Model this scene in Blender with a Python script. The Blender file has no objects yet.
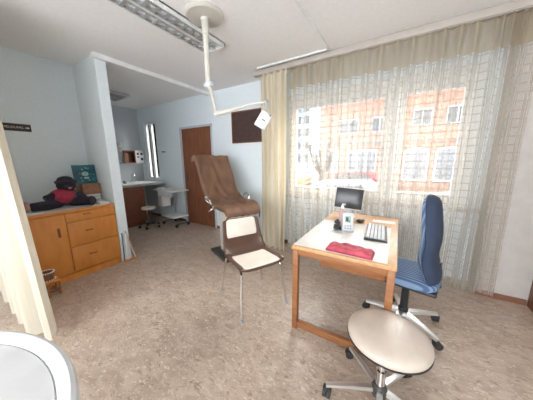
import bpy, bmesh, math, random
from mathutils import Vector, Matrix
random.seed(7)
sc = bpy.context.scene
COL = sc.collection
PI = math.pi
def R(d): return math.radians(d)

# ------------------------------------------------------------ camera
cam_d = bpy.data.cameras.new('camera'); cam = bpy.data.objects.new('camera', cam_d); COL.objects.link(cam)
F_PX = 213.26
cam_d.sensor_width = 36.0; cam_d.lens = 36.0 * F_PX / 533.0; cam_d.clip_start = 0.02; cam_d.clip_end = 400
yaw, pitch, roll = R(31.524), R(10.639), R(-0.516)
fwd = Vector((-math.sin(yaw)*math.cos(pitch), math.cos(yaw)*math.cos(pitch), -math.sin(pitch)))
rgt = Vector((math.cos(yaw), math.sin(yaw), 0)); upv = rgt.cross(fwd)
r_ = rgt*math.cos(roll) + upv*math.sin(roll); u_ = upv*math.cos(roll) - rgt*math.sin(roll)
cam.matrix_world = Matrix(((r_.x, u_.x, -fwd.x, 0), (r_.y, u_.y, -fwd.y, 0), (r_.z, u_.z, -fwd.z, 1.4), (0, 0, 0, 1)))
sc.camera = cam
# ------------------------------------------------------------ light and exposure
sc.view_settings.view_transform = 'Standard'; sc.view_settings.look = 'None'
sc.view_settings.gamma = 1; sc.view_settings.use_curve_mapping = False
sc.view_settings.exposure = 0.96
sc.cycles.use_denoising = True
sc.cycles.max_bounces = 10; sc.cycles.transparent_max_bounces = 24; sc.cycles.diffuse_bounces = 6
w = bpy.data.worlds.new('overcast_sky'); sc.world = w; w.use_nodes = True
bg = w.node_tree.nodes['Background']; bg.inputs[0].default_value = (0.86, 0.93, 1.0, 1); bg.inputs[1].default_value = 4.0
sd = bpy.data.lights.new('hazy_sun', 'SUN'); sd.energy = 9; sd.angle = R(65); sd.color = (1, 0.96, 0.9)
so = bpy.data.objects.new('hazy_sun', sd); COL.objects.link(so)
so.rotation_euler = Vector((-0.25, -1.0, -0.50)).to_track_quat('-Z', 'Y').to_euler()
ad = bpy.data.lights.new('rear_fill_light', 'AREA'); ad.shape = 'RECTANGLE'; ad.size = 3.4; ad.size_y = 1.9; ad.energy = 26; ad.color = (1.0, 0.98, 0.96)  # added fill light behind the camera, brightens the room
ao = bpy.data.objects.new('rear_fill_light', ad); COL.objects.link(ao); ao.location = (-0.6, -2.15, 1.5)
ao.rotation_euler = (R(90), 0, 0)

# ------------------------------------------------------------ materials
def mat(name, col, rough=0.6, metal=0.0, col2=None, scale=8.0, bump=0.0, bscale=60.0, detail=4, spec=0.5, stretch=None, lo=0.35, hi=0.65, coat=0.0):
    m = bpy.data.materials.new(name); m.use_nodes = True
    nt = m.node_tree; b = nt.nodes['Principled BSDF']
    b.inputs['Base Color'].default_value = (*col, 1); b.inputs['Roughness'].default_value = rough
    b.inputs['Metallic'].default_value = metal; b.inputs['Specular IOR Level'].default_value = spec
    b.inputs['Coat Weight'].default_value = coat
    tc = nt.nodes.new('ShaderNodeTexCoord'); mp = nt.nodes.new('ShaderNodeMapping')
    nt.links.new(tc.outputs['Object'], mp.inputs[0])
    if stretch: mp.inputs['Scale'].default_value = stretch
    if col2 is None: col2 = tuple(c*0.9 for c in col)
    n = nt.nodes.new('ShaderNodeTexNoise'); n.inputs['Scale'].default_value = scale; n.inputs['Detail'].default_value = detail
    nt.links.new(mp.outputs[0], n.inputs['Vector'])
    cr = nt.nodes.new('ShaderNodeValToRGB'); cr.color_ramp.elements[0].position = lo; cr.color_ramp.elements[1].position = hi
    cr.color_ramp.elements[0].color = (*col2, 1); cr.color_ramp.elements[1].color = (*col, 1)
    nt.links.new(n.outputs['Fac'], cr.inputs[0]); nt.links.new(cr.outputs[0], b.inputs['Base Color'])
    if bump:
        n2 = nt.nodes.new('ShaderNodeTexNoise'); n2.inputs['Scale'].default_value = bscale; n2.inputs['Detail'].default_value = 3
        nt.links.new(mp.outputs[0], n2.inputs['Vector'])
        bp = nt.nodes.new('ShaderNodeBump'); bp.inputs['Strength'].default_value = bump; bp.inputs['Distance'].default_value = 0.01
        nt.links.new(n2.outputs['Fac'], bp.inputs['Height']); nt.links.new(bp.outputs[0], b.inputs['Normal'])
    return m
M = {}
M['wall'] = mat('woodchip_wall_paint', (0.77, 0.835, 0.865), 0.85, col2=(0.735, 0.80, 0.835), scale=40, bump=0.35, bscale=130)
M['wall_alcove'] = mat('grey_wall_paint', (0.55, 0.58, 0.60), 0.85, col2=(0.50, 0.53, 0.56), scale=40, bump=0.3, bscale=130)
M['ceiling'] = mat('ceiling_paint', (0.85, 0.835, 0.825), 0.9, col2=(0.82, 0.805, 0.795), scale=30, bump=0.25, bscale=150)
M['white'] = mat('white_paint', (0.80, 0.81, 0.80), 0.45)
M['cream_enamel'] = mat('cream_enamel', (0.56, 0.53, 0.47), 0.4)
M['white_plastic'] = mat('white_plastic', (0.82, 0.82, 0.80), 0.35)
M['desk_wood'] = mat('oiled_beech', (0.34, 0.14, 0.052), 0.42, col2=(0.26, 0.10, 0.038), scale=7, stretch=(1.0, 6, 6), bump=0.05)
M['desk_top'] = mat('beech_top', (0.58, 0.34, 0.16), 0.4, col2=(0.48, 0.26, 0.11), scale=7, stretch=(6, 1, 6))
M['orange_wood'] = mat('orange_veneer', (0.68, 0.27, 0.055), 0.42, col2=(0.55, 0.195, 0.035), scale=5, stretch=(3, 3, 0.8), lo=0.3, hi=0.7)
M['door_wood'] = mat('brown_door_veneer', (0.27, 0.10, 0.045), 0.45, col2=(0.18, 0.06, 0.028), scale=6, stretch=(5, 5, 0.5))
M['dark_wood'] = mat('dark_wood', (0.22, 0.085, 0.04), 0.5, col2=(0.15, 0.055, 0.025), scale=8, stretch=(5, 5, 0.8))
M['base_wood'] = mat('baseboard_brown', (0.24, 0.10, 0.06), 0.5)
M['black'] = mat('black_plastic', (0.022, 0.022, 0.024), 0.4)
M['rubber'] = mat('black_rubber', (0.03, 0.028, 0.028), 0.65)
M['screen'] = mat('dark_screen', (0.035, 0.033, 0.036), 0.22)
M['grey_plastic'] = mat('grey_plastic', (0.36, 0.37, 0.38), 0.45)
M['lgrey_plastic'] = mat('light_grey_plastic', (0.60, 0.61, 0.62), 0.4)
M['chrome'] = mat('chrome', (0.78, 0.77, 0.75), 0.18, metal=1.0)
M['alu'] = mat('polished_aluminium', (0.80, 0.79, 0.77), 0.34, metal=0.85)
M['louvre'] = mat('louvre_aluminium', (0.62, 0.63, 0.63), 0.3, metal=0.6)
M['dark_metal'] = mat('dark_metal', (0.09, 0.085, 0.08), 0.45, metal=0.5)
M['brown_shell'] = mat('brown_moulded_plastic', (0.105, 0.055, 0.038), 0.32)
M['cream_pad'] = mat('cream_vinyl', (0.78, 0.71, 0.62), 0.5, bump=0.08)
M['stool_vinyl'] = mat('beige_vinyl', (0.60, 0.51, 0.43), 0.33, col2=(0.55, 0.46, 0.385), scale=12, bump=0.12, bscale=70)
M['brown_leather'] = mat('brown_leatherette', (0.20, 0.105, 0.062), 0.62, col2=(0.15, 0.075, 0.042), scale=7, bump=0.5, bscale=9)
M['red_cloth'] = mat('red_fabric', (0.40, 0.035, 0.075), 0.75, col2=(0.28, 0.02, 0.05), scale=20, bump=0.5, bscale=25)
M['red_light'] = mat('pink_red_fabric', (0.50, 0.065, 0.095), 0.6, col2=(0.33, 0.03, 0.05), scale=16, bump=0.9, bscale=30)
M['plush_dark'] = mat('dark_plush', (0.035, 0.032, 0.05), 0.95, col2=(0.02, 0.018, 0.03), scale=40, bump=0.8, bscale=90)
M['plush_grey'] = mat('grey_plush', (0.12, 0.115, 0.135), 0.95, col2=(0.08, 0.075, 0.09), scale=40, bump=0.8, bscale=90)
M['plush_tan'] = mat('pink_tan_plush', (0.42, 0.23, 0.20), 0.95)
M['paper'] = mat('paper', (0.74, 0.73, 0.70), 0.6)
M['mat'] = mat('desk_mat_pale', (0.66, 0.625, 0.575), 0.42, col2=(0.60, 0.56, 0.51), scale=9)
M['brown_card'] = mat('brown_board', (0.36, 0.17, 0.09), 0.6, col2=(0.26, 0.11, 0.06), scale=15)
M['counter'] = mat('pale_worktop', (0.50, 0.50, 0.49), 0.35)
M['alc_brown'] = mat('reddish_brown_front', (0.24, 0.085, 0.045), 0.5, col2=(0.19, 0.065, 0.035), scale=8, stretch=(4, 4, 0.7))
M['green_lcd'] = mat('green_display', (0.30, 0.45, 0.36), 0.25)
M['pink_plastic'] = mat('pinkish_plastic', (0.55, 0.36, 0.34), 0.45)
M['asphalt'] = mat('asphalt', (0.10, 0.10, 0.11), 0.9, scale=3)
M['paving'] = mat('pale_paving', (0.18, 0.175, 0.17), 0.9, scale=4)
M['peach'] = mat('peach_render', (0.29, 0.16, 0.11), 0.9, col2=(0.27, 0.145, 0.10), scale=1.5)
M['salmon'] = mat('salmon_render', (0.29, 0.165, 0.12), 0.9, col2=(0.26, 0.145, 0.105), scale=1.5)
M['tower'] = mat('tower_panels', (0.24, 0.28, 0.33), 0.9)
M['glassy'] = mat('window_glass_far', (0.04, 0.05, 0.06), 0.4)
M['glassy_light'] = mat('curtained_glass_far', (0.13, 0.145, 0.17), 0.4)
M['car_red'] = mat('red_car_paint', (0.30, 0.03, 0.04), 0.25)
M['car_yellow'] = mat('yellow_car_paint', (0.38, 0.26, 0.06), 0.25)
M['car_white'] = mat('white_car_paint', (0.28, 0.30, 0.32), 0.25)
M['bark'] = mat('bark', (0.07, 0.06, 0.05), 0.9, scale=10)
M['leaf'] = mat('leaves', (0.12, 0.17, 0.07), 0.8, scale=10)
M['rim_white'] = mat('glossy_white_rim', (0.58, 0.59, 0.59), 0.4)
M['top_grey'] = mat('pale_grey_laminate', (0.50, 0.485, 0.48), 0.5)
M['bead'] = mat('white_beads', (0.80, 0.76, 0.72), 0.4)

def woven_blue():
    m = mat('blue_woven_upholstery', (0.085, 0.15, 0.29), 0.85, col2=(0.06, 0.11, 0.22), scale=60, bump=0.3, bscale=200)
    nt = m.node_tree; b = nt.nodes['Principled BSDF']
    tc = nt.nodes.new('ShaderNodeTexCoord'); wv = nt.nodes.new('ShaderNodeTexWave')
    wv.bands_direction = 'Y'; wv.inputs['Scale'].default_value = 11; wv.inputs['Distortion'].default_value = 0.5
    nt.links.new(tc.outputs['Object'], wv.inputs['Vector'])
    cr = nt.nodes.new('ShaderNodeValToRGB'); cr.color_ramp.elements[0].position = 0.35; cr.color_ramp.elements[1].position = 0.85
    cr.color_ramp.elements[0].color = (0.065, 0.115, 0.22, 1); cr.color_ramp.elements[1].color = (0.20, 0.29, 0.43, 1)
    nt.links.new(wv.outputs['Fac'], cr.inputs[0]); nt.links.new(cr.outputs[0], b.inputs['Base Color'])
    return m
M['blue'] = woven_blue()

def floor_mat():
    m = bpy.data.materials.new('marbled_linoleum'); m.use_nodes = True
    nt = m.node_tree; b = nt.nodes['Principled BSDF']; b.inputs['Roughness'].default_value = 0.36
    tc = nt.nodes.new('ShaderNodeTexCoord')
    mp = nt.nodes.new('ShaderNodeMapping'); mp.inputs['Scale'].default_value = (0.75, 1.35, 1); mp.inputs['Rotation'].default_value = (0, 0, 0.3)
    nt.links.new(tc.outputs['Object'], mp.inputs[0])
    def noise(s, d, dist):
        n = nt.nodes.new('ShaderNodeTexNoise'); n.inputs['Scale'].default_value = s; n.inputs['Detail'].default_value = d; n.inputs['Distortion'].default_value = dist
        nt.links.new(mp.outputs[0], n.inputs['Vector']); return n
    def ramp(src, a, ca, c, cc):
        r = nt.nodes.new('ShaderNodeValToRGB'); r.color_ramp.elements[0].position = a; r.color_ramp.elements[1].position = c
        r.color_ramp.elements[0].color = (*ca, 1); r.color_ramp.elements[1].color = (*cc, 1)
        nt.links.new(src, r.inputs[0]); return r
    def mix(f, a, c):
        x = nt.nodes.new('ShaderNodeMix'); x.data_type = 'RGBA'
        nt.links.new(f, x.inputs[0]); nt.links.new(a, x.inputs[6]); 
        if isinstance(c, tuple): x.inputs[7].default_value = (*c, 1)
        else: nt.links.new(c, x.inputs[7])
        return x
    base = ramp(noise(9, 9, 1.0).outputs['Fac'], 0.32, (0.39, 0.29, 0.22), 0.66, (0.53, 0.42, 0.335))
    fl = ramp(noise(42, 7, 1.2).outputs['Fac'], 0.56, (0, 0, 0), 0.66, (1, 1, 1))
    dk = ramp(noise(26, 6, 1.6).outputs['Fac'], 0.33, (1, 1, 1), 0.42, (0, 0, 0))
    m1 = mix(fl.outputs[0], base.outputs[0], (0.64, 0.535, 0.44))
    m2 = mix(dk.outputs[0], m1.outputs[2], (0.31, 0.225, 0.17))
    nt.links.new(m2.outputs[2], b.inputs['Base Color'])
    return m
M['floor'] = floor_mat()

def sheer_mat():
    m = bpy.data.materials.new('sheer_grid_net'); m.use_nodes = True
    nt = m.node_tree; nt.nodes.clear()
    out = nt.nodes.new('ShaderNodeOutputMaterial')
    uv = nt.nodes.new('ShaderNodeUVMap'); uv.uv_map = 'cloth'
    sp = nt.nodes.new('ShaderNodeSeparateXYZ'); nt.links.new(uv.outputs[0], sp.inputs[0])
    def math_(op, a, b_=None, c=None):
        n = nt.nodes.new('ShaderNodeMath'); n.operation = op
        for i, v in enumerate((a, b_, c)):
            if v is None: continue
            if isinstance(v, (int, float)): n.inputs[i].default_value = v
            else: nt.links.new(v, n.inputs[i])
        return n.outputs[0]
    def line(src, pitch, width):
        f = math_('FRACT', math_('DIVIDE', src, pitch))
        return math_('LESS_THAN', f, width/pitch)
    lu = line(sp.outputs[0], 0.085, 0.006); lv = line(sp.outputs[1], 0.072, 0.007)
    ln = math_('MAXIMUM', lu, lv)
    nz = nt.nodes.new('ShaderNodeTexNoise'); nz.inputs['Scale'].default_value = 30; nt.links.new(uv.outputs[0], nz.inputs['Vector'])
    basea = math_('MULTIPLY_ADD', nz.outputs['Fac'], 0.06, 0.29)
    ln = math_('MULTIPLY', ln, math_('LESS_THAN', sp.outputs[1], 2.33))
    shaded_head = math_('MULTIPLY', math_('GREATER_THAN', sp.outputs[1], 2.33), 0.62)  # denser header band, also stands in for the shaded lintel behind
    al = math_('MAXIMUM', math_('MAXIMUM', basea, shaded_head), math_('MULTIPLY', ln, 0.88))
    lw = nt.nodes.new('ShaderNodeLayerWeight'); lw.inputs[0].default_value = 0.5
    al = math_('MINIMUM', math_('MULTIPLY_ADD', math_('POWER', lw.outputs['Facing'], 2.0), 0.55, al), 0.97)
    tr = nt.nodes.new('ShaderNodeBsdfTransparent')
    df = nt.nodes.new('ShaderNodeBsdfDiffuse'); tl = nt.nodes.new('ShaderNodeBsdfTranslucent')
    colr = nt.nodes.new('ShaderNodeMix'); colr.data_type = 'RGBA'; nt.links.new(ln, colr.inputs[0])
    colr.inputs[6].default_value = (0.68, 0.63, 0.55, 1); colr.inputs[7].default_value = (0.36, 0.305, 0.245, 1)
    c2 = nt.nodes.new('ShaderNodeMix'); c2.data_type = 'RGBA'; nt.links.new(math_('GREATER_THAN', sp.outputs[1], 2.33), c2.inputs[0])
    nt.links.new(colr.outputs[2], c2.inputs[6]); c2.inputs[7].default_value = (0.47, 0.385, 0.27, 1)  # lintel shade painted into the header as a browner cloth colour
    nt.links.new(c2.outputs[2], df.inputs[0]); nt.links.new(c2.outputs[2], tl.inputs[0])
    ms = nt.nodes.new('ShaderNodeMixShader'); nt.links.new(math_('MULTIPLY_ADD', ln, -0.42, 0.5), ms.inputs[0])
    nt.links.new(df.outputs[0], ms.inputs[1]); nt.links.new(tl.outputs[0], ms.inputs[2])
    mx = nt.nodes.new('ShaderNodeMixShader'); nt.links.new(al, mx.inputs[0])
    nt.links.new(tr.outputs[0], mx.inputs[1]); nt.links.new(ms.outputs[0], mx.inputs[2]); nt.links.new(mx.outputs[0], out.inputs[0])
    return m
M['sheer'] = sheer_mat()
def drape_mat(name, col, col2, transl=0.35):
    m = bpy.data.materials.new(name); m.use_nodes = True
    nt = m.node_tree; nt.nodes.clear(); out = nt.nodes.new('ShaderNodeOutputMaterial')
    uv = nt.nodes.new('ShaderNodeUVMap'); uv.uv_map = 'cloth'
    mp = nt.nodes.new('ShaderNodeMapping'); mp.inputs['Scale'].default_value = (30, 1.5, 1); nt.links.new(uv.outputs[0], mp.inputs[0])
    nz = nt.nodes.new('ShaderNodeTexNoise'); nz.inputs['Scale'].default_value = 1; nz.inputs['Detail'].default_value = 4; nt.links.new(mp.outputs[0], nz.inputs['Vector'])
    cr = nt.nodes.new('ShaderNodeValToRGB'); cr.color_ramp.elements[0].position = 0.3; cr.color_ramp.elements[1].position = 0.7
    cr.color_ramp.elements[0].color = (*col2, 1); cr.color_ramp.elements[1].color = (*col, 1); nt.links.new(nz.outputs['Fac'], cr.inputs[0])
    df = nt.nodes.new('ShaderNodeBsdfDiffuse'); tl = nt.nodes.new('ShaderNodeBsdfTranslucent')
    nt.links.new(cr.outputs[0], df.inputs[0]); nt.links.new(cr.outputs[0], tl.inputs[0])
    ms = nt.nodes.new('ShaderNodeMixShader'); ms.inputs[0].default_value = transl
    nt.links.new(df.outputs[0], ms.inputs[1]); nt.links.new(tl.outputs[0], ms.inputs[2]); nt.links.new(ms.outputs[0], out.inputs[0])
    return m
M['drape'] = drape_mat('beige_drape', (0.80, 0.74, 0.61), (0.71, 0.62, 0.46))
M['drape_cream'] = drape_mat('cream_drape', (0.66, 0.61, 0.51), (0.58, 0.52, 0.41), 0.10)
def glass_mat():
    m = bpy.data.materials.new('window_glass'); m.use_nodes = True
    nt = m.node_tree; nt.nodes.clear(); out = nt.nodes.new('ShaderNodeOutputMaterial')
    t = nt.nodes.new('ShaderNodeBsdfTransparent'); g = nt.nodes.new('ShaderNodeBsdfGlossy'); g.inputs['Roughness'].default_value = 0.02
    fr = nt.nodes.new('ShaderNodeFresnel'); fr.inputs[0].default_value = 1.25
    mx = nt.nodes.new('ShaderNodeMixShader'); nt.links.new(fr.outputs[0], mx.inputs[0]); nt.links.new(t.outputs[0], mx.inputs[1]); nt.links.new(g.outputs[0], mx.inputs[2])
    nt.links.new(mx.outputs[0], out.inputs[0]); return m
M['glass'] = glass_mat()

# ------------------------------------------------------------ mesh helpers
class MB:
    def __init__(s): s.bm = bmesh.new()
    def _xf(s, vs, T):
        if T is not None: bmesh.ops.transform(s.bm, matrix=T, verts=vs)
    def box(s, x0, x1, y0, y1, z0, z1, bev=0.0, T=None, seg=2):
        g = bmesh.ops.create_cube(s.bm, size=1.0); vs = g['verts']
        bmesh.ops.scale(s.bm, vec=(x1-x0, y1-y0, z1-z0), verts=vs)
        bmesh.ops.translate(s.bm, vec=((x0+x1)/2, (y0+y1)/2, (z0+z1)/2), verts=vs)
        if bev > 0:
            es = list({e for v in vs for e in v.link_edges})
            r = bmesh.ops.bevel(s.bm, geom=es, offset=bev, segments=seg, affect='EDGES', profile=0.5)
            vs = list({v for f in r['faces'] for v in f.verts} | {v for v in vs if v.is_valid})
        s._xf(vs, T); return s
    def tube(s, pts, r, n=10, caps=True):
        pts = [Vector(p) for p in pts]; rings = []
        rr = r if isinstance(r, (list, tuple)) else [r]*len(pts)
        prev = None
        for i, p in enumerate(pts):
            if i == 0: d = (pts[1]-p)
            elif i == len(pts)-1: d = p-pts[i-1]
            else: d = (pts[i+1]-p).normalized() + (p-pts[i-1]).normalized()
            d = d.normalized()
            if prev is None:
                a = Vector((0, 0, 1)) if abs(d.z) < 0.9 else Vector((1, 0, 0))
                u = d.cross(a).normalized()
            else:
                u = (prev - d*prev.dot(d)).normalized()
            prev = u; v = d.cross(u)
            rings.append([s.bm.verts.new(p + (u*math.cos(2*PI*k/n) + v*math.sin(2*PI*k/n))*rr[i]) for k in range(n)])
        for a, b in zip(rings, rings[1:]):
            for k in range(n): s.bm.faces.new((a[k], a[(k+1) % n], b[(k+1) % n], b[k]))
        if caps: s.bm.faces.new(rings[0][::-1]); s.bm.faces.new(rings[-1])
        return s
    def lathe(s, prof, n=32, c=(0, 0), T=None, sy=1.0):
        new = []
        rings = []
        for r, z in prof:
            if r < 1e-6: ring = [s.bm.verts.new((c[0], c[1], z))]
            else: ring = [s.bm.verts.new((c[0]+r*math.cos(2*PI*k/n), c[1]+sy*r*math.sin(2*PI*k/n), z)) for k in range(n)]
            rings.append(ring); new += ring
        for a, b in zip(rings, rings[1:]):
            if len(a) == 1 and len(b) == 1: continue
            for k in range(n):
                k2 = (k+1) % n
                if len(a) == 1: s.bm.faces.new((a[0], b[k], b[k2]))
                elif len(b) == 1: s.bm.faces.new((a[k], a[k2], b[0]))
                else: s.bm.faces.new((a[k], a[k2], b[k2], b[k]))
        s._xf(new, T); return s
    def ball(s, c, r, T=None, u=16, v=10):
        g = bmesh.ops.create_uvsphere(s.bm, u_segments=u, v_segments=v, radius=1.0); vs = g['verts']
        rr = r if isinstance(r, (tuple, list)) else (r, r, r)
        bmesh.ops.scale(s.bm, vec=rr, verts=vs)
        s._xf(vs, T)
        bmesh.ops.translate(s.bm, vec=c, verts=vs); return s
    def cyl(s, c, r, h, axis='z', n=20, T=None):
        g = bmesh.ops.create_cone(s.bm, cap_ends=True, segments=n, radius1=r, radius2=r, depth=h); vs = g['verts']
        if axis == 'x': bmesh.ops.rotate(s.bm, cent=(0, 0, 0), matrix=Matrix.Rotation(PI/2, 3, 'Y'), verts=vs)
        if axis == 'y': bmesh.ops.rotate(s.bm, cent=(0, 0, 0), matrix=Matrix.Rotation(PI/2, 3, 'X'), verts=vs)
        s._xf(vs, T)
        bmesh.ops.translate(s.bm, vec=c, verts=vs); return s
    def prism(s, pts, axis, a, b):
        """extrude a 2D outline between a and b along axis; pts are in the other two axes (order x,y,z)"""
        def mk(p, t):
            q = list(p); q.insert('xyz'.index(axis), t); return s.bm.verts.new(q)
        A = [mk(p, a) for p in pts]; B = [mk(p, b) for p in pts]; n = len(pts)
        s.bm.faces.new(A[::-1]); s.bm.faces.new(B)
        for k in range(n): s.bm.faces.new((A[k], A[(k+1) % n], B[(k+1) % n], B[k]))
        return s
    def grid(s, fn, nu, nv, closed_u=False):
        V = [[s.bm.verts.new(fn(i/nu, j/nv)) for j in range(nv+1)] for i in range(nu+1)]
        for i in range(nu):
            for j in range(nv): s.bm.faces.new((V[i][j], V[i+1][j], V[i+1][j+1], V[i][j+1]))
        return s
    def obj(s, name, m, parent=None, smooth=True, **props):
        bmesh.ops.recalc_face_normals(s.bm, faces=s.bm.faces[:])
        me = bpy.data.meshes.new(name); s.bm.to_mesh(me); s.bm.free()
        me.materials.append(M[m] if isinstance(m, str) else m)
        if smooth:
            for p in me.polygons: p.use_smooth = True
            try: me.set_sharp_from_angle(angle=R(35))
            except Exception: pass
        o = bpy.data.objects.new(name, me); COL.objects.link(o)
        if parent: o.parent = parent
        for k, v in props.items(): o[k] = v
        return o
def thing(name, label, cat, loc=(0, 0, 0), rz=0, group=None):
    o = bpy.data.objects.new(name, None); COL.objects.link(o); o.empty_display_size = 0.05
    o.location = loc; o.rotation_euler = (0, 0, rz); o['label'] = label; o['category'] = cat
    if group: o['group'] = group
    return o
def tag(o, label, cat, group=None):
    o['label'] = label; o['category'] = cat
    if group: o['group'] = group
    return o
def struct(mb, name, m, smooth=False, parent=None):
    return mb.obj(name, m, parent, smooth, kind='structure')
def copy_tree(o, parent=None):
    c = o.copy(); COL.objects.link(c)
    if parent: c.parent = parent
    for ch in list(o.children): copy_tree(ch, c)
    return c
def solid(o, t, off=0):
    md = o.modifiers.new('thickness', 'SOLIDIFY'); md.thickness = t; md.offset = off; return o
def subd(o, n=1):
    md = o.modifiers.new('smooth', 'SUBSURF'); md.levels = n; md.render_levels = n; return o

# ------------------------------------------------------------ the room
CE = 2.66; FY = 3.13; LX = -3.85; AX = -5.70
struct(MB().box(-5.8, 2.3, -2.3, 3.35, -0.12, 0), 'floor', 'floor')
struct(MB().box(-5.8, 2.3, -2.3, 3.35, CE, CE+0.12), 'ceiling', 'ceiling')
struct(MB().box(LX-0.12, LX, -2.3, 1.33, 0, CE), 'wall_left', 'wall')
struct(MB().box(-5.7, -3.21, 1.33, 1.45, 0, CE, 0.004), 'wall_partition', 'wall')
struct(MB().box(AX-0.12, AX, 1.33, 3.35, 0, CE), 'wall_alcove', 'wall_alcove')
# far wall with its three openings
AWX0, AWX1, AWZ0, AWZ1 = -5.46, -4.98, 0.95, 2.33
WX0, WX1, WZ0, WZ1 = -1.50, 0.66, 0.86, 2.33
b = MB()
b.box(-5.8, AWX0, FY, FY+0.22, 0, CE).box(AWX0, AWX1, FY, FY+0.22, 0, AWZ0).box(AWX0, AWX1, FY, FY+0.22, AWZ1, CE)
b.box(AWX1, -4.06, FY, FY+0.22, 0, CE).box(-4.06, -3.17, FY, FY+0.22, 2.065, CE).box(-4.06, -3.17, FY+0.12, FY+0.22, 0, 2.065)
b.box(-3.17, WX0, FY, FY+0.22, 0, CE).box(WX0, WX1, FY, FY+0.22, 0, WZ0).box(WX0, WX1, FY, FY+0.22, WZ1, CE).box(WX1, 2.3, FY, FY+0.22, 0, CE)
struct(b, 'wall_back', 'wall')
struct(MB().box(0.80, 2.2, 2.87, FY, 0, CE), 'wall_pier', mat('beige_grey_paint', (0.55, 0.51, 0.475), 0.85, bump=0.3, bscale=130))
struct(MB().box(2.2, 2.3, -2.3, 3.13, 0, CE), 'wall_right', 'wall')
b = MB()   # wall behind the photographer, with a wide opening added to let fill light in
b.box(-3.97, -2.4, -2.3, -2.2, 0, CE).box(1.2, 2.3, -2.3, -2.2, 0, CE).box(-2.4, 1.2, -2.3, -2.2, 0, 0.5).box(-2.4, 1.2, -2.3, -2.2, 2.5, CE)
struct(b, 'wall_front', 'wall')
struct(MB().box(0.80, 1.165, 2.855, 2.87, 0, 0.055, 0.003), 'baseboard_right', 'base_wood')
struct(MB().box(-3.15, -1.5, FY-0.015, FY, 0, 0.055, 0.003), 'baseboard_back', 'base_wood')
struct(MB().box(AX, -4.10, FY-0.015, FY, 0, 0.055, 0.003), 'baseboard_alcove', 'base_wood')
struct(MB().box(-3.225, -3.15, 1.30, FY, CE-0.055, CE, 0.003), 'trim_1', 'white')
struct(MB().box(-3.85, LX+0.02, -2.2, 0.2, 0, 0.05, 0.003), 'baseboard_left', 'base_wood')
# white cable duct across the ceiling
struct(MB().box(-0.825, -0.795, -0.8, 2.72, CE-0.02, CE, 0.003).box(-1.8, -0.795, 2.70, 2.73, CE-0.02, CE, 0.003), 'trim_2', 'white')
# curtain rail board on the ceiling edge
rail = MB().box(-1.90, 1.35, 2.775, 2.83, 2.58, 2.60, 0.003).box(-1.90, 1.35, 2.76, 2.775, 2.585, 2.645, 0.003).box(-1.90, 1.35, 2.775, 2.86, 2.61, CE, 0.003).obj('curtain_rail', mat('rail_greige', (0.48, 0.43, 0.38), 0.6))
tag(rail, 'long pale grey-beige curtain rail board under the ceiling above the window', 'curtain rail')

# window in the niche
b = MB(); y0, y1 = 3.13, 3.19
fr = 0.055
b.box(WX0, WX1, y0-0.03, y1, WZ1-fr, WZ1).box(WX0, WX1, y0, y1, WZ0, WZ0+fr)
b.box(WX0, WX0+fr, y0, y1, WZ0+fr, WZ1-fr).box(WX1-fr, WX1, y0, y1, WZ0+fr, WZ1-fr).box(-0.14, -0.06, y0, y1, WZ0+fr, WZ1-fr-0.06)
b.box(WX0+fr, WX1-fr, y0, y1, WZ1-fr-0.06, WZ1-fr)
wf = struct(b, 'window_1', 'white')
for x0, x1 in ((WX0+fr, -0.14), (-0.06, WX1-fr)):
    s = MB(); e = 0.075
    za, zb = WZ0+fr, WZ1-fr
    zb -= 0.06; x0 += 0.002; x1 -= 0.002; za += 0.002; zb -= 0.002
    s.box(x0, x1, y0-0.02, y0+0.05, zb-e, zb).box(x0, x1, y0-0.02, y0+0.05, za, za+e)
    s.box(x0, x0+e, y0-0.02, y0+0.05, za+e, zb-e).box(x1-e, x1, y0-0.02, y0+0.05, za+e, zb-e)
    so_ = s.obj('sash', 'white', wf, False)
    MB().box(x0+e-0.01, x1-e+0.01, y0+0.012, y0+0.018, za+e-0.01, zb-e+0.01).obj('pane', 'glass', so_, False)
hx = -0.20
MB().box(hx-0.014, hx+0.014, y0-0.035, y0-0.02, 1.50, 1.58, 0.004).box(hx-0.01, hx+0.01, y0-0.055, y0-0.04, 1.42, 1.55, 0.004).box(hx-0.008, hx+0.008, y0-0.05, y0-0.02, 1.53, 1.55).obj('window_handle', 'lgrey_plastic', wf)
struct(MB().box(WX0, 0.79, 3.02, FY+0.02, WZ0-0.035, WZ0, 0.004), 'trim_3', 'counter')
# alcove window
b = MB(); e = 0.05
b.box(AWX0, AWX1, FY+0.02, FY+0.09, AWZ1-e, AWZ1).box(AWX0, AWX1, FY+0.02, FY+0.09, AWZ0, AWZ0+e)
b.box(AWX0, AWX0+e, FY+0.02, FY+0.09, AWZ0+e, AWZ1-e).box(AWX1-e, AWX1, FY+0.02, FY+0.09, AWZ0+e, AWZ1-e).box(AWX0+0.19, AWX0+0.27, FY+0.02, FY+0.09, AWZ0+e, AWZ1-e)
w2 = struct(b, 'window_2', 'white')
MB().box(AWX0+e, AWX1-e, FY+0.05, FY+0.056, AWZ0+e, AWZ1-e).obj('pane', 'glass', w2, False)
# door in the back wall
d = struct(MB().box(-4.055, -3.175, FY+0.0, FY+0.03, 0.005, 2.06, 0.003), 'door_1', 'door_wood')
dh = MB().box(-3.98, -3.95, FY-0.012, FY, 0.95, 1.12, 0.003).tube([(-3.965, FY-0.01, 1.06), (-3.965, FY-0.05, 1.06), (-3.86, FY-0.05, 1.06)], 0.008, 8).obj('door_handle', 'dark_metal', d)
struct(MB().box(-4.10, -4.055, FY-0.02, FY+0.02, 0, 2.10, 0.003).box(-3.175, -3.135, FY-0.02, FY+0.02, 0, 2.10, 0.003).box(-4.10, -3.135, FY-0.02, FY+0.02, 2.06, 2.10, 0.003), 'trim_4', 'wall_alcove')

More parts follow.
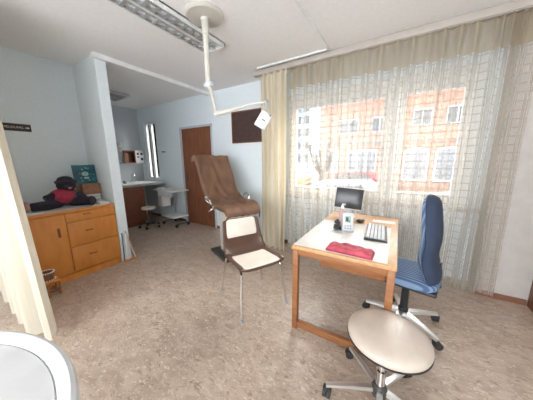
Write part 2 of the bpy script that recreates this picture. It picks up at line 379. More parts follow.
# ------------------------------------------------------------ curtains
def curtain(name, m, path, z0, z1, nz=10, flare=0.0, hem=0.0, pin=None, spread=0.0):
    """path: list of (x,y) points of the pleated line seen from above"""
    bm = bmesh.new(); uvl = bm.loops.layers.uv.new('cloth')
    n = len(path); L = [0]
    for a, c in zip(path, path[1:]): L.append(L[-1]+math.hypot(c[0]-a[0], c[1]-a[1]))
    cx = sum(p[0] for p in path)/n; cy = sum(p[1] for p in path)/n
    V = []
    for i, p in enumerate(path):
        row = []
        for j in range(nz+1):
            t = j/nz; z = z1 + (z0-z1)*t
            k = 1 + flare*t
            wob = 0.012*math.sin(7*L[i]+5*t)*t
            xx = cx+(p[0]-cx)*(1+flare*0.2*t) if pin is None else pin+(p[0]-pin)*(1+spread*t)/(1+spread)
            row.append(bm.verts.new((xx+wob, cy+(p[1]-cy)*k, z + (hem*math.sin(L[i]*9) if j == nz else 0))))
        V.append(row)
    for i in range(n-1):
        for j in range(nz):
            f = bm.faces.new((V[i][j], V[i+1][j], V[i+1][j+1], V[i][j+1]))
            for lp, (a, c) in zip(f.loops, ((i, j), (i+1, j), (i+1, j+1), (i, j+1))):
                lp[uvl].uv = (L[a], z1+(z0-z1)*c/nz)
    me = bpy.data.meshes.new(name); bm.to_mesh(me); bm.free(); me.materials.append(M[m])
    for p in me.polygons: p.use_smooth = True
    o = bpy.data.objects.new(name, me); COL.objects.link(o); return o
def folds(x0, x1, y, period, amp, per=10, jitter=0.25, a_end=None):
    pts = []; x = x0; ph = 0; rnd = random.Random(int(abs(x0*100))+int(period*1000))
    while x < x1:
        p = period*(1+rnd.uniform(-jitter, jitter)); a = amp*(1+rnd.uniform(-0.3, 0.3))
        for k in range(per):
            t = k/per; xx = x+p*t
            if xx > x1: break
            pts.append((xx, y+a*math.sin(2*PI*t)+0.2*a*math.sin(4*PI*t+1)))
        x += p
    return pts
c = curtain('beige_curtain', 'drape', folds(-1.79, -1.36, 2.785, 0.095, 0.036), 0.03, 2.578, flare=0.3, pin=-1.36)
tag(c, 'heavy beige drape gathered left of the window beside the sheer net', 'curtain')
path = folds(-1.335, 0.60, 2.80, 0.13, 0.026) + folds(0.60, 0.80, 2.80, 0.05, 0.03) + folds(0.80, 0.90, 2.79, 0.06, 0.012)
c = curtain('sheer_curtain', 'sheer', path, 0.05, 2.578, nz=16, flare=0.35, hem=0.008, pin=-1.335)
tag(c, 'wide sheer net curtain with a square grid hanging across the whole window', 'curtain')
def big_folds(pts0):
    out = []; 
    for i in range(len(pts0)-1):
        a, b_ = pts0[i], pts0[i+1]
        for k in range(8):
            t = k/8; s_ = t*t*(3-2*t); out.append((a[0]+(b_[0]-a[0])*t, a[1]+(b_[1]-a[1])*s_))
    out.append(pts0[-1]); return out
pf = [(-2.15, 0.345), (-2.20, 0.315), (-2.25, 0.39), (-2.30, 0.405), (-2.40, 0.25), (-2.52, 0.405), (-2.64, 0.25), (-2.78, 0.405), (-2.9, 0.25), (-3.05, 0.405), (-3.2, 0.25), (-3.4, 0.405), (-3.6, 0.25), (-3.8, 0.35)]
c = curtain('cubicle_curtain', 'drape_cream', big_folds(pf), 0.04, 2.60, flare=0.0, pin=-3.8, spread=0.45)
tag(c, 'cream curtain in broad soft folds hanging at the left edge of the picture', 'curtain')
tag(MB().box(-3.85, -2.0, 0.32, 0.35, 2.605, CE, 0.003).obj('curtain_track', 'white'), 'white curtain track on the ceiling carrying the cream curtain at left', 'curtain rail')

# ------------------------------------------------------------ desk
D = thing('desk', 'light beech desk on a sled frame in front of the window', 'desk', (-0.305, 1.45, 0))
W, L_ = 0.71, 1.30
MB().box(-W/2, W/2, 0, L_, 0.712, 0.74, 0.004).obj('desktop', 'desk_top', D)
def fr_end(y):
    MB().box(-W/2+0.005, -W/2+0.05, y, y+0.045, 0.0, 0.712, 0.004).obj('leg', 'desk_wood', D)
    MB().box(W/2-0.05, W/2-0.005, y, y+0.045, 0.0, 0.712, 0.004).obj('leg', 'desk_wood', D)
    MB().box(-W/2+0.05, W/2-0.05, y+0.002, y+0.043, 0.02, 0.075, 0.004).obj('foot_rail', 'desk_wood', D)
    MB().box(-W/2+0.05, W/2-0.05, y+0.004, y+0.035, 0.665, 0.712, 0.004).obj('apron', 'desk_wood', D)
fr_end(0.005); fr_end(L_-0.05)
for x in (-W/2+0.01, W/2-0.04): MB().box(x, x+0.03, 0.05, L_-0.05, 0.665, 0.712, 0.004).obj('side_rail', 'desk_wood', D)
dr = MB().box(-0.16, W/2-0.06, 0.13, 0.62, 0.56, 0.665, 0.004).obj('drawer', 'desk_wood', D)
MB().box(W/2-0.06, W/2-0.045, 0.14, 0.61, 0.565, 0.66, 0.003).obj('drawer_front', 'desk_wood', dr)

Z = 0.7405
tag(MB().box(-0.655, -0.005, 1.47, 2.30, Z, Z+0.003, 0.001).obj('desk_mat', 'mat'), 'large pale desk mat covering most of the beech desktop', 'desk mat')
Z2 = Z+0.0035
def sheet(x, y, wx, wy, a, z, lab):
    o = MB().box(-wx/2, wx/2, -wy/2, wy/2, 0, 0.0012).obj('paper_sheet', 'paper', smooth=False)
    o.location = (x, y, z); o.rotation_euler = (0, 0, a); tag(o, lab, 'paper', 'loose papers on the desk')
sheet(-0.50, 2.06, 0.21, 0.297, 0.25, Z2, 'white paper sheet left of the upright grey device on the desk')
sheet(-0.47, 1.75, 0.21, 0.297, -0.12, Z2, 'white paper sheet between the grey device and the red case')
sheet(-0.08, 2.52, 0.21, 0.10, 0.05, Z, 'narrow white paper slip at the far right desk corner')

mon = thing('monitor', 'small flat computer monitor with black screen on the far end of the desk', 'monitor', (-0.47, 2.58, Z), R(6))
MB().lathe([(0, 0), (0.095, 0), (0.09, 0.008), (0.02, 0.014), (0, 0.014)], 28).obj('base', 'lgrey_plastic', mon)
MB().box(-0.022, 0.022, 0.02, 0.04, 0.01, 0.17, 0.004).obj('stand', 'lgrey_plastic', mon)
T = Matrix.Translation((0, 0.0, 0.08)) @ Matrix.Rotation(R(-9), 4, 'X') @ Matrix.Rotation(R(4), 4, 'Y')
h = MB().box(-0.155, 0.155, -0.01, 0.022, 0, 0.255, 0.006, T=T).obj('housing', 'lgrey_plastic', mon)
MB().box(-0.148, 0.15, -0.0125, -0.008, 0.014, 0.246, 0.001, T=T).obj('screen', 'screen', mon)

kb = thing('keyboard', 'grey and black keyboard lying lengthwise at the right of the desk', 'keyboard', (-0.118, 2.07, Z2), R(3))
MB().prism([(-0.085, 0), (0.085, 0), (0.085, 0.014), (-0.085, 0.022)], 'y', -0.22, 0.22).obj('case', 'black', kb)
k = MB()
for i in range(5):
    for j in range(14):
        if i == 4 and 4 <= j <= 8: continue
        k.box(-0.070+i*0.028, -0.070+i*0.028+0.023, -0.205+j*0.0293, -0.205+j*0.0293+0.024, 0.014, 0.031-0.0014*i, 0.002, seg=1)
k.box(0.042, 0.066, -0.09, 0.05, 0.014, 0.026, 0.002)
k.obj('keys', 'lgrey_plastic', kb, kind='stuff')

ms = thing('computer_mouse', 'black mouse lying behind the upright grey device', 'mouse', (-0.29, 2.37, Z+0.001), R(-30))
MB().ball((0, 0, 0.020), (0.032, 0.055, 0.020)).obj('body', 'black', ms)

dv = thing('grey_device', 'upright pale grey instrument with green display standing on the desk mat', 'medical device', (-0.345, 1.98, Z2), R(14))
T = Matrix.Rotation(R(-14), 4, 'X')
MB().box(-0.047, 0.047, -0.0, 0.035, 0.006, 0.175, 0.010, T=T).obj('housing', 'lgrey_plastic', dv)
MB().box(-0.028, 0.024, -0.004, 0.004, 0.085, 0.145, 0.002, T=T).obj('display', 'green_lcd', dv)
MB().box(-0.02, 0.004, -0.0055, -0.002, 0.095, 0.135, 0.001, T=T).box(0.006, 0.018, -0.0055, -0.002, 0.095, 0.105, 0.001, T=T).obj('display_digit', 'black', dv, False)
bt = MB()
for i in range(3):
    for j in range(2): bt.box(-0.03+i*0.022, -0.014+i*0.022, -0.005, 0.003, 0.025+j*0.024, 0.04+j*0.024, 0.002, T=T)
bt.obj('keypad', 'grey_plastic', dv)
MB().box(-0.05, 0.05, 0.0, 0.11, 0, 0.012, 0.004).obj('base', 'grey_plastic', dv)
bt = thing('pump_bottle', 'small pinkish bottle with a narrow neck behind the grey device', 'bottle', (-0.435, 2.145, Z2))
MB().lathe([(0, 0), (0.032, 0), (0.034, 0.01), (0.034, 0.13), (0.028, 0.155), (0.012, 0.17), (0.012, 0.185), (0, 0.185)], 24).obj('body', 'pink_plastic', bt)
MB().lathe([(0, 0.18), (0.015, 0.18), (0.015, 0.205), (0.006, 0.21), (0.006, 0.225), (0, 0.225)], 20).tube([(0, 0, 0.222), (0.03, -0.015, 0.224)], 0.005, 8).obj('pump', 'white_plastic', bt)
cf = thing('coiled_handset', 'black coiled hand instrument lying left of the grey device', 'medical device', (-0.44, 1.99, Z2))
MB().tube([(0.03*math.cos(t*0.5)*(1-t*0.006), 0.03*math.sin(t*0.5)*(1-t*0.006), 0.012+t*0.0012) for t in range(36)], 0.009, 8).obj('coil', 'black', cf)
MB().tube([(0, 0, 0.02), (0.01, 0.02, 0.06), (-0.01, 0.03, 0.10)], [0.012, 0.016, 0.010], 10).obj('grip', 'black', cf)
sp = MB().ball((0, 0, 0.02), (0.024, 0.04, 0.02)).obj('hole_punch', 'black'); sp.location = (-0.50, 2.22, Z)
tag(sp, 'small black desk gadget at the foot of the monitor', 'desk accessory')

# red case lying at the front edge of the desk
cs = thing('red_case', 'red quilted fabric pouch lying at the front edge of the desk', 'pouch', (-0.245, 1.535, Z2), R(-3))
def pouch(u, v):
    x = -0.155+0.31*u; y = -0.062+0.124*v
    e = (1-abs(2*u-1)**6)*(1-abs(2*v-1)**5)
    wr = 0.005*math.sin(38*x+22*y+1.4*math.sin(60*y)) + 0.004*math.sin(70*x-55*y)
    return (x, y, 0.012+0.034*max(e, 0)**0.5+wr*e)
o = MB().grid(pouch, 48, 20).obj('body', 'red_light', cs)
MB().box(-0.156, 0.156, -0.063, 0.063, 0, 0.017, 0.006).obj('underside', 'red_cloth', cs)

# ------------------------------------------------------------ blue swivel chair
def castor(par, x, y, z, a, m='rubber', s=1.0):
    c_, s_ = math.cos(a), math.sin(a)
    T = Matrix.Translation((x, y, 0)) @ Matrix.Rotation(a, 4, 'Z')
    wv = MB().cyl((0, 0, 0), 0.027*s, 0.020*s, 'y', T=None)
    wv.cyl((0, 0.026*s, 0), 0.027*s, 0.018*s, 'y')
    for v in wv.bm.verts: v.co = T @ (v.co + Vector((0.012, -0.013*s, 0.027*s)))
    w_ = wv.obj('castor', m, par)
    MB().box(-0.018*s, 0.022*s, -0.026*s, 0.026*s, 0.030*s, 0.062*s, 0.010*s, T=T).cyl((x, y, z-0.01), 0.008, 0.03).obj('castor_hood', m, w_)
def star_base(par, angs, r, zc, ze, m, s=1.0, w0=0.030, w1=0.018, h=0.022):
    for a in angs:
        a = R(a); T = Matrix.Rotation(a, 4, 'Z')
        b = MB()
        sec = [(0.02, zc, w0, h*1.3), (r*0.5, (zc+ze)/2+0.006, (w0+w1)/2, h), (r, ze, w1, h*0.75)]
        rings = []
        for (x, z, ww, hh) in sec:
            rings.append([b.bm.verts.new(T @ Vector(q)) for q in ((x, -ww, z-hh*0.5), (x, ww, z-hh*0.5), (x, ww*0.8, z+hh*0.5), (x, -ww*0.8, z+hh*0.5))])
        for A, B in zip(rings, rings[1:]):
            for q in range(4): b.bm.faces.new((A[q], A[(q+1) % 4], B[(q+1) % 4], B[q]))
        b.bm.faces.new(rings[0][::-1]); b.bm.faces.new(rings[-1])
        b.obj('base_arm', m, par)
        castor(par, math.cos(a)*r*0.97, math.sin(a)*r*0.97, ze, a+1.2, s=s)
bc = thing('office_chair', 'blue upholstered swivel office chair pushed in at the right side of the desk', 'chair', (0.145, 2.014, 0), R(-11))
star_base(bc, (185, 113, 41, -31, -103), 0.295, 0.10, 0.075, 'alu')
MB().lathe([(0, 0.07), (0.035, 0.07), (0.038, 0.14), (0.03, 0.15), (0.028, 0.36), (0.02, 0.37), (0.02, 0.42), (0, 0.42)], 24).obj('gas_lift', 'black', bc)
MB().box(-0.12, 0.12, -0.10, 0.10, 0.385, 0.425, 0.01).box(0.05, 0.20, -0.03, 0.03, 0.39, 0.42, 0.008).obj('mechanism', 'black', bc)
def cushion(u, v, x0, x1, y0, y1, z0, top, sag=0.0):
    return None
def rounded_pad(x0, x1, y0, y1, zb, zt, name, m, par, crown=0.012, sag=0.0, p=4, n=20):
    """closed superellipse pad, crown on top"""
    b = MB(); cx, cy = (x0+x1)/2, (y0+y1)/2; ax, ay = (x1-x0)/2, (y1-y0)/2
    prof = [(0.0, 0.0), (0.86, 0.0), (0.96, 0.15), (1.0, 0.42), (1.0, 0.6), (0.97, 0.82), (0.90, 0.95), (0.75, 1.0), (0.45, 1.0), (0, 1.0)]
    N = 48; rings = []
    for s_, t in prof:
        ring = []
        for k in range(N):
            a = 2*PI*k/N; c_, q = math.cos(a), math.sin(a)
            rr = (abs(c_)**p+abs(q)**p)**(-1/p)
            X, Y = c_*rr*s_, q*rr*s_
            z = zb+(zt-zb)*t
            if t > 0.9: z += crown*(1-s_*s_) - sag*(X*X)
            ring.append((cx+X*ax, cy+Y*ay, z))
        rings.append(ring)
    V = []
    for i, ring in enumerate(rings):
        if prof[i][0] == 0: V.append([b.bm.verts.new((ring[0][0], ring[0][1], sum(q[2] for q in ring)/N))])
        else: V.append([b.bm.verts.new(q) for q in ring])
    for A, B in zip(V, V[1:]):
        for k in range(N):
            k2 = (k+1) % N
            if len(A) == 1: b.bm.faces.new((A[0], B[k2], B[k]))
            elif len(B) == 1: b.bm.faces.new((A[k], A[k2], B[0]))
            else: b.bm.faces.new((A[k], A[k2], B[k2], B[k]))
    return b.obj(name, m, par)
rounded_pad(-0.23, 0.22, -0.215, 0.215, 0.425, 0.50, 'seat', 'blue', bc, sag=0.01)
MB().box(-0.20, 0.21, -0.19, 0.19, 0.41, 0.44, 0.012).obj('seat_shell', 'black', bc)
# backrest: outline in (y,z), thickness in x, curved in profile
def back_fn(side):
    def fn(u, v):
        z = 0.47+0.66*v
        hw = 0.215*(1-0.10*math.cos(2*PI*v)) * (1 - 0.22*max(0, (v-0.55)/0.45)**2)
        ee = min(1.0, (1-v)/0.07) ; hw *= (1-(1-ee)**2*0.6) if v > 0.93 else 1
        eb = min(1.0, v/0.06); hw *= (1-(1-eb)**2*0.4)
        yy = (2*u-1)
        y = yy*hw
        xc = 0.185 - 0.030*math.exp(-((z-0.66)/0.11)**2) - 0.085*v
        th = 0.050*math.sqrt(max(0, 1-abs(yy)**4))*math.sqrt(max(0, 1-abs(2*v-1)**8))
        xc += -0.03*yy*yy
        return (xc+side*th, y, z)
    return fn
b = MB().grid(back_fn(-1), 16, 28); b.obj('backrest', 'blue', bc)
b = MB().grid(lambda u, v: (back_fn(1.0)(u, v)[0]+0.004, back_fn(1)(u, v)[1]*1.015, back_fn(1)(u, v)[2]), 16, 28); b.obj('back_shell', mat('dark_blue_upholstery', (0.030, 0.045, 0.085), 0.8, bump=0.2, bscale=150), bc)
MB().tube([(0.12, 0, 0.40), (0.17, 0, 0.415), (0.20, 0, 0.50), (0.19, 0, 0.62)], [0.018]*4, 8).obj('back_support', 'black', bc)
MB().cyl((0.205, -0.03, 0.45), 0.02, 0.05, 'y').obj('knob', 'black', bc)

# ------------------------------------------------------------ round stool
st = thing('round_stool', 'round beige padded stool on a chrome five-star base in the foreground', 'stool', (0.020, 1.20, 0))
MB().lathe([(0, 0.40), (0.195, 0.40), (0.206, 0.405), (0.209, 0.415), (0.206, 0.427), (0.195, 0.439), (0.165, 0.449), (0.10, 0.455), (0, 0.456)], 56, c=(0.012, 0.03), T=Matrix.Translation((0, 0, 0.012))).obj('seat', 'stool_vinyl', st)
MB().lathe([(0, 0.393), (0.202, 0.393), (0.210, 0.398), (0.210, 0.404), (0.200, 0.407), (0, 0.407)], 56, c=(0.012, 0.03), T=Matrix.Translation((0, 0, 0.012))).obj('seat_edge', 'black', st)
MB().lathe([(0, 0.07), (0.026, 0.07), (0.026, 0.22), (0.017, 0.225), (0.017, 0.35), (0.06, 0.385), (0.06, 0.408), (0, 0.408)], 24).obj('column', 'chrome', st)
MB().lathe([(0, 0.055), (0.040, 0.055), (0.044, 0.07), (0.044, 0.10), (0.032, 0.125), (0, 0.125)], 24).obj('hub', 'dark_metal', st)
star_base(st, (59, 131, 203, 275, 347), 0.30, 0.095, 0.07, 'alu', s=0.95, w0=0.018, w1=0.014, h=0.018)

# ------------------------------------------------------------ brown shell chair
ch = thing('shell_chair', 'brown plastic shell chair with cream pads and thin metal legs', 'chair', (-1.17, 1.618, 0), math.atan2(-0.465, 0.885)); ch.scale = (1.04, 1.04, 1.03)
def shell(u, v, off=0.0, w=1.0, v0=0, v1=1):
    v = v0+(v1-v0)*v; yy = (2*u-1)*w
    # profile from front lip (v=0) over the seat to the top of the back (v=1)
    P = [(0.23, 0.425), (0.215, 0.440), (0.16, 0.445), (0.05, 0.435), (-0.07, 0.430), (-0.15, 0.440), (-0.195, 0.475), (-0.215, 0.54), (-0.232, 0.615), (-0.25, 0.695), (-0.263, 0.75), (-0.268, 0.77)]
    t = v*(len(P)-1); i = min(int(t), len(P)-2); f = t-i
    def cr(a, b_, c_, d_, f): return 0.5*((2*b_)+(-a+c_)*f+(2*a-5*b_+4*c_-d_)*f*f+(-a+3*b_-3*c_+d_)*f**3)
    Q = [P[max(i-1, 0)], P[i], P[i+1], P[min(i+2, len(P)-1)]]
    x = cr(*[q[0] for q in Q], f); z = cr(*[q[1] for q in Q], f)
    hw = 0.225
    if v > 0.5: hw = 0.225-0.035*((v-0.5)/0.5)
    if v < 0.12: hw *= 1-0.12*(1-v/0.12)**2
    if v > 0.92: hw *= 1-0.20*((v-0.92)/0.08)**2
    y = yy*hw
    k = abs(yy)**4
    if v < 0.45: z += 0.018*k - (0.006*(1-k) if 0.1 < v else 0)
    elif v < 0.62: z += 0.03*k; x += 0.035*k
    else: x += 0.028*k
    nx, nz = (0, 1) if v < 0.42 else ((0.7, 0.7) if v < 0.56 else (1, 0.1))
    return (x+nx*off, y, z+nz*off)
o = MB().grid(lambda u, v: shell(u, v), 24, 44).obj('shell', 'brown_shell', ch); solid(o, 0.012, -1)
def pad(u, v, v0, v1, w):
    e = (1-abs(2*u-1)**8)*(1-abs(2*v-1)**8)
    uu = 0.5+(u-0.5)*(1-0.10*abs(2*v-1)**6)
    return shell(uu, v, 0.003+0.017*max(0, e)**0.5, w, v0, v1)
MB().grid(lambda u, v: pad(u, v, 0.04, 0.40, 0.86), 20, 20).obj('seat_pad', 'cream_pad', ch)
MB().grid(lambda u, v: pad(u, v, 0.68, 0.97, 0.86), 20, 20).obj('back_pad', 'cream_pad', ch)
for fx, fy in ((1, 1), (1, -1), (-1, 1), (-1, -1)):
    x1 = 0.245 if fx > 0 else -0.235
    pts = [(0.03*fx, 0.17*fy, 0.405), (0.15*fx, 0.185*fy, 0.405), (0.185*fx, 0.195*fy, 0.39), (x1, 0.235*fy, 0.012)]
    lg = MB().tube(pts, 0.0095, 10).obj('leg', 'chrome', ch)
    MB().tube([(x1, 0.235*fy, 0.03), (x1, 0.235*fy, 0.0)], [0.013, 0.015], 10).obj('foot_cap', 'grey_plastic', lg)
MB().tube([(0.02, -0.18, 0.405), (0.02, 0.18, 0.405)], 0.010, 8).tube([(-0.08, -0.18, 0.405), (-0.08, 0.18, 0.405)], 0.010, 8).obj('seat_frame', 'dark_metal', ch)

# ------------------------------------------------------------ treatment chair
tcx = thing('treatment_chair', 'high reclining treatment chair under a brown leatherette cover', 'treatment chair', (-2.085, 2.30, 0), R(-23))
MB().box(-0.27, 0.26, -0.19, 0.19, 0.0, 0.045, 0.012).box(-0.14, 0.20, -0.14, 0.14, 0.045, 0.075, 0.01).obj('base_plate', 'dark_metal', tcx)
MB().box(-0.09, 0.09, -0.10, 0.10, 0.075, 0.70, 0.015).obj('column', 'cream_enamel', tcx)
MB().box(-0.15, 0.20, -0.15, 0.15, 0.70, 0.74, 0.01).obj('seat_carrier', 'dark_metal', tcx)
def cover_prof(t):
    P = [(0.50, 0.70), (0.495, 0.76), (0.44, 0.825), (0.32, 0.85), (0.12, 0.855), (-0.02, 0.87), (-0.11, 0.915), (-0.19, 1.0), (-0.27, 1.12), (-0.36, 1.27), (-0.43, 1.40), (-0.475, 1.47), (-0.52, 1.475), (-0.545, 1.40)]
    t = t*(len(P)-1); i = min(int(t), len(P)-2); f = t-i
    def cr(a, b_, c_, d_, f): return 0.5*((2*b_)+(-a+c_)*f+(2*a-5*b_+4*c_-d_)*f*f+(-a+3*b_-3*c_+d_)*f**3)
    Q = [P[max(i-1, 0)], P[i], P[i+1], P[min(i+2, len(P)-1)]]
    return cr(*[q[0] for q in Q], f), cr(*[q[1] for q in Q], f)
def cover(u, v):
    x, z = cover_prof(v); yy = 2*u-1
    hw = 0.27 if v < 0.45 else 0.27+0.02*(v-0.45)/0.55
    if v < 0.3: hw = 0.235+0.035*(v/0.3)
    a = abs(yy)
    y = yy*hw
    drop = max(0, (a-0.80)/0.20)
    nx, nz = (0, 1) if v < 0.35 else (0.85, 0.5)
    if v < 0.35: z -= 0.06*drop**1.2; y = math.copysign(min(a, 0.85)/0.85*hw, yy)
    else: x -= 0.06*drop**1.2; z -= 0.02*drop; y = math.copysign(min(a, 0.88)/0.88*hw, yy)
    wr = 0.012*math.sin(14*v+9*yy+2*math.sin(5*yy)) + 0.008*math.sin(31*v-13*yy)
    wr *= 0.6+0.9*math.exp(-((v-0.4)/0.15)**2)
    return (x+nx*wr*0.6-0.05*(1-yy*yy)*(v > 0.45)*min(1, (v-0.45)*4), y+0.006*math.sin(20*v), z+nz*wr)
o = MB().grid(cover, 40, 60).obj('cover', 'brown_leather', tcx); solid(o, 0.02, -1)
MB().box(-0.10, 0.42, -0.22, 0.22, 0.74, 0.81, 0.02).obj('seat_cushion', 'dark_metal', tcx)
T = Matrix.Translation((-0.24, 0, 0.80)) @ Matrix.Rotation(R(-22), 4, 'Y')
MB().box(-0.08, -0.03, -0.22, 0.22, 0.0, 0.45, 0.02, T=T).obj('back_frame', 'dark_metal', tcx)
for s_ in (-1, 1):
    a = MB().tube([(-0.02, 0.26*s_, 0.81), (-0.05, 0.30*s_, 0.86), (-0.02, 0.31*s_, 0.90), (0.06, 0.31*s_, 0.905), (0.12, 0.305*s_, 0.88), (0.13, 0.29*s_, 0.83), (0.07, 0.26*s_, 0.80)], 0.009, 8).obj('armrest', 'chrome', tcx)
    MB().tube([(-0.01, 0.312*s_, 0.907), (0.06, 0.312*s_, 0.911)], 0.014, 8).obj('arm_pad', 'grey_plastic', a)
MB().box(0.02, 0.16, -0.28, -0.20, 0.75, 0.80, 0.012).tube([(0.10, -0.25, 0.77), (0.13, -0.33, 0.73)], 0.008, 8).obj('lever', 'chrome', tcx)
MB().box(0.24, 0.40, -0.13, 0.13, 0.05, 0.075, 0.008).tube([(0.20, 0.10, 0.04), (0.36, 0.10, 0.06)], 0.012, 8).tube([(0.20, -0.10, 0.04), (0.36, -0.10, 0.06)], 0.012, 8).obj('footrest', 'dark_metal', tcx)

# ------------------------------------------------------------ orange cabinet on the left
CF = -3.215; cy0, cy1 = 0.43, 1.325; ctop = 0.845
cb = thing('wooden_cabinet', 'low orange-brown wooden cabinet with one door and three drawers at left wall', 'cabinet', (CF, 0, 0))
dX = LX-CF
MB().box(dX+0.005, -0.02, cy0, cy1, 0.075, 0.815, 0.003).box(dX+0.02, -0.036, cy0+0.02, cy1-0.02, 0.0, 0.074).obj('body', 'orange_wood', cb)
MB().box(dX+0.005, 0.012, cy0-0.01, cy1, 0.815, ctop, 0.004).obj('top_edge', 'orange_wood', cb)
MB().box(dX+0.01, -0.03, cy0, cy1-0.01, ctop-0.002, ctop+0.006, 0.002).obj('top_liner', mat('grey_white_liner', (0.58, 0.57, 0.54), 0.5), cb)
def front(name, ya, yb, za, zb):
    return MB().box(-0.02, 0.0, ya+0.003, yb-0.003, za+0.003, zb-0.003, 0.003).obj(name, 'orange_wood', cb)
dd = front('door', cy0, 0.812, 0.09, 0.81)
MB().box(-0.002, 0.012, 0.728, 0.752, 0.55, 0.66, 0.005).obj('handle', 'dark_wood', dd)
for za, zb in ((0.70, 0.81), (0.40, 0.70), (0.09, 0.40)):
    q = front('drawer', 0.812, cy1, za, zb); zc = zb-0.055 if zb > 0.8 else zb-0.12
    zc = (za+zb)/2+0.02
    MB().tube([(0, 0.985, zc), (0.022, 0.99, zc), (0.022, 1.045, zc), (0, 1.05, zc)], 0.006, 8).obj('handle', 'dark_wood', q)
MB().box(-0.035, -0.012, cy0+0.01, cy1-0.003, 0.0, 0.073).obj('plinth', 'orange_wood', cb)
CT = ctop+0.007

# plush toy lying on the cabinet
pt = thing('plush_toy', 'dark plush toy animal in a red shirt sprawled on the orange cabinet', 'soft toy', (-3.5, 0.90, CT))
def remesh(o, vox):
    md = o.modifiers.new('merge', 'REMESH'); md.mode = 'VOXEL'; md.voxel_size = vox; md.use_smooth_shade = True
    md2 = o.modifiers.new('relax', 'SMOOTH'); md2.iterations = 3; return o
b = MB()
b.ball((0, 0.03, 0.11), (0.09, 0.12, 0.10)).ball((0, 0.05, 0.26), (0.085, 0.095, 0.08))
b.ball((0.02, 0.05, 0.305), (0.10, 0.115, 0.025)).ball((0.0, 0.05, 0.33), (0.07, 0.08, 0.045))
b.ball((0.08, 0.05, 0.24), (0.04, 0.045, 0.035))
b.tube([(0.02, -0.02, 0.16), (0.05, -0.10, 0.15), (0.06, -0.17, 0.12)], [0.045, 0.042, 0.045], 12)
b.tube([(0.02, 0.08, 0.16), (0.08, 0.14, 0.14), (0.12, 0.17, 0.08)], [0.045, 0.045, 0.045], 12)
b.tube([(0.02, -0.04, 0.06), (0.09, -0.17, 0.055), (0.10, -0.30, 0.055)], [0.06, 0.055, 0.05], 12)
b.tube([(0.02, 0.07, 0.06), (0.10, 0.15, 0.055), (0.16, 0.21, 0.055)], [0.06, 0.055, 0.055], 12)
body = remesh(b.obj('body', 'plush_dark', pt), 0.010)
MB().ball((0.10, -0.34, 0.065), (0.05, 0.035, 0.062)).obj('foot_sole', 'plush_tan', pt)
MB().ball((0.19, 0.22, 0.06), (0.042, 0.048, 0.058)).obj('foot_sole', 'plush_dark', pt)
MB().ball((0.116, 0.05, 0.235), (0.014, 0.018, 0.012)).obj('nose', 'plush_tan', pt)
remesh(MB().ball((0.01, 0.0, 0.13), (0.11, 0.135, 0.10)).tube([(0.03, -0.03, 0.16), (0.055, -0.09, 0.155)], [0.055, 0.052], 12).tube([(0.03, 0.07, 0.15), (0.07, 0.11, 0.14)], [0.055, 0.052], 12).obj('shirt', 'red_cloth', pt), 0.009)
MB().ball((0.05, 0.115, 0.13), (0.055, 0.05, 0.075)).obj('waistcoat', 'plush_grey', pt)

# books and boxes in the corner on the cabinet
bs = thing('picture_book', 'teal picture book standing upright on the brown box in the cabinet corner', 'book', (-3.61, 1.20, CT+0.255))
T = Matrix.Rotation(R(-8), 4, 'Y')
MB().box(-0.012, 0.0, -0.125, 0.125, 0, 0.25, 0.001, T=T).obj('cover', mat('teal_cover', (0.02, 0.15, 0.17), 0.4, col2=(0.01, 0.06, 0.09), scale=9), bs)
MB().box(-0.03, -0.012, -0.12, 0.12, 0.004, 0.246, T=T).obj('pages', 'paper', bs)
g = MB(); rr = random.Random(3)
for i in range(13): g.ball((0.0005, rr.uniform(-0.105, 0.105), rr.uniform(0.03, 0.23)), (0.001, rr.uniform(0.005, 0.014), rr.uniform(0.004, 0.008)), T=None, u=8, v=6)
g.ball((0.0006, 0.0, 0.13), (0.001, 0.038, 0.03)).ball((0.0007, 0.01, 0.075), (0.001, 0.03, 0.016))
for v in g.bm.verts: v.co = T @ v.co
g.obj('cover_picture', mat('pale_picture', (0.50, 0.62, 0.58), 0.5, col2=(0.12, 0.36, 0.38), scale=30), bs)
tag(MB().box(-3.78, -3.53, 1.12, 1.32, CT+0.11, CT+0.25, 0.004).obj('brown_box', 'brown_card'), 'brown cardboard box on the books below the teal picture book', 'box')
def book(z0, h, x0, x1, y0, y1, m, lab):
    t = thing('book', lab, 'book', (x0, y0, z0), 0, 'books stacked flat in the cabinet corner')
    MB().box(0, x1-x0, 0, y1-y0, 0, h*0.12).box(0, x1-x0, 0, y1-y0, h*0.88, h).box(0, x1-x0, y1-y0-0.003, y1-y0, 0, h).obj('cover', m, t, False)
    MB().box(0.003, x1-x0-0.004, 0.003, y1-y0-0.004, h*0.12, h*0.88).obj('pages', 'paper', t, False)
book(CT, 0.035, -3.78, -3.50, 1.06, 1.31, 'lgrey_plastic', 'pale grey book, lowest of the flat stack beside the toy')
book(CT+0.036, 0.038, -3.78, -3.53, 1.10, 1.31, 'brown_card', 'brown book, second from bottom of the flat stack')
book(CT+0.075, 0.034, -3.80, -3.54, 1.09, 1.31, 'white_plastic', 'white book directly under the brown cardboard box')
tag(MB().box(-3.47, -3.28, 1.19, 1.30, CT, CT+0.02, 0.003).obj('paper_pad', 'paper'), 'pale paper pad at the right front of the cabinet top', 'notepad')
tag(MB().box(-3.33, -3.24, 0.45, 0.66, CT, CT+0.008, 0.002).obj('folder', 'paper'), 'thin white folder on the cabinet top below the toy foot', 'folder')

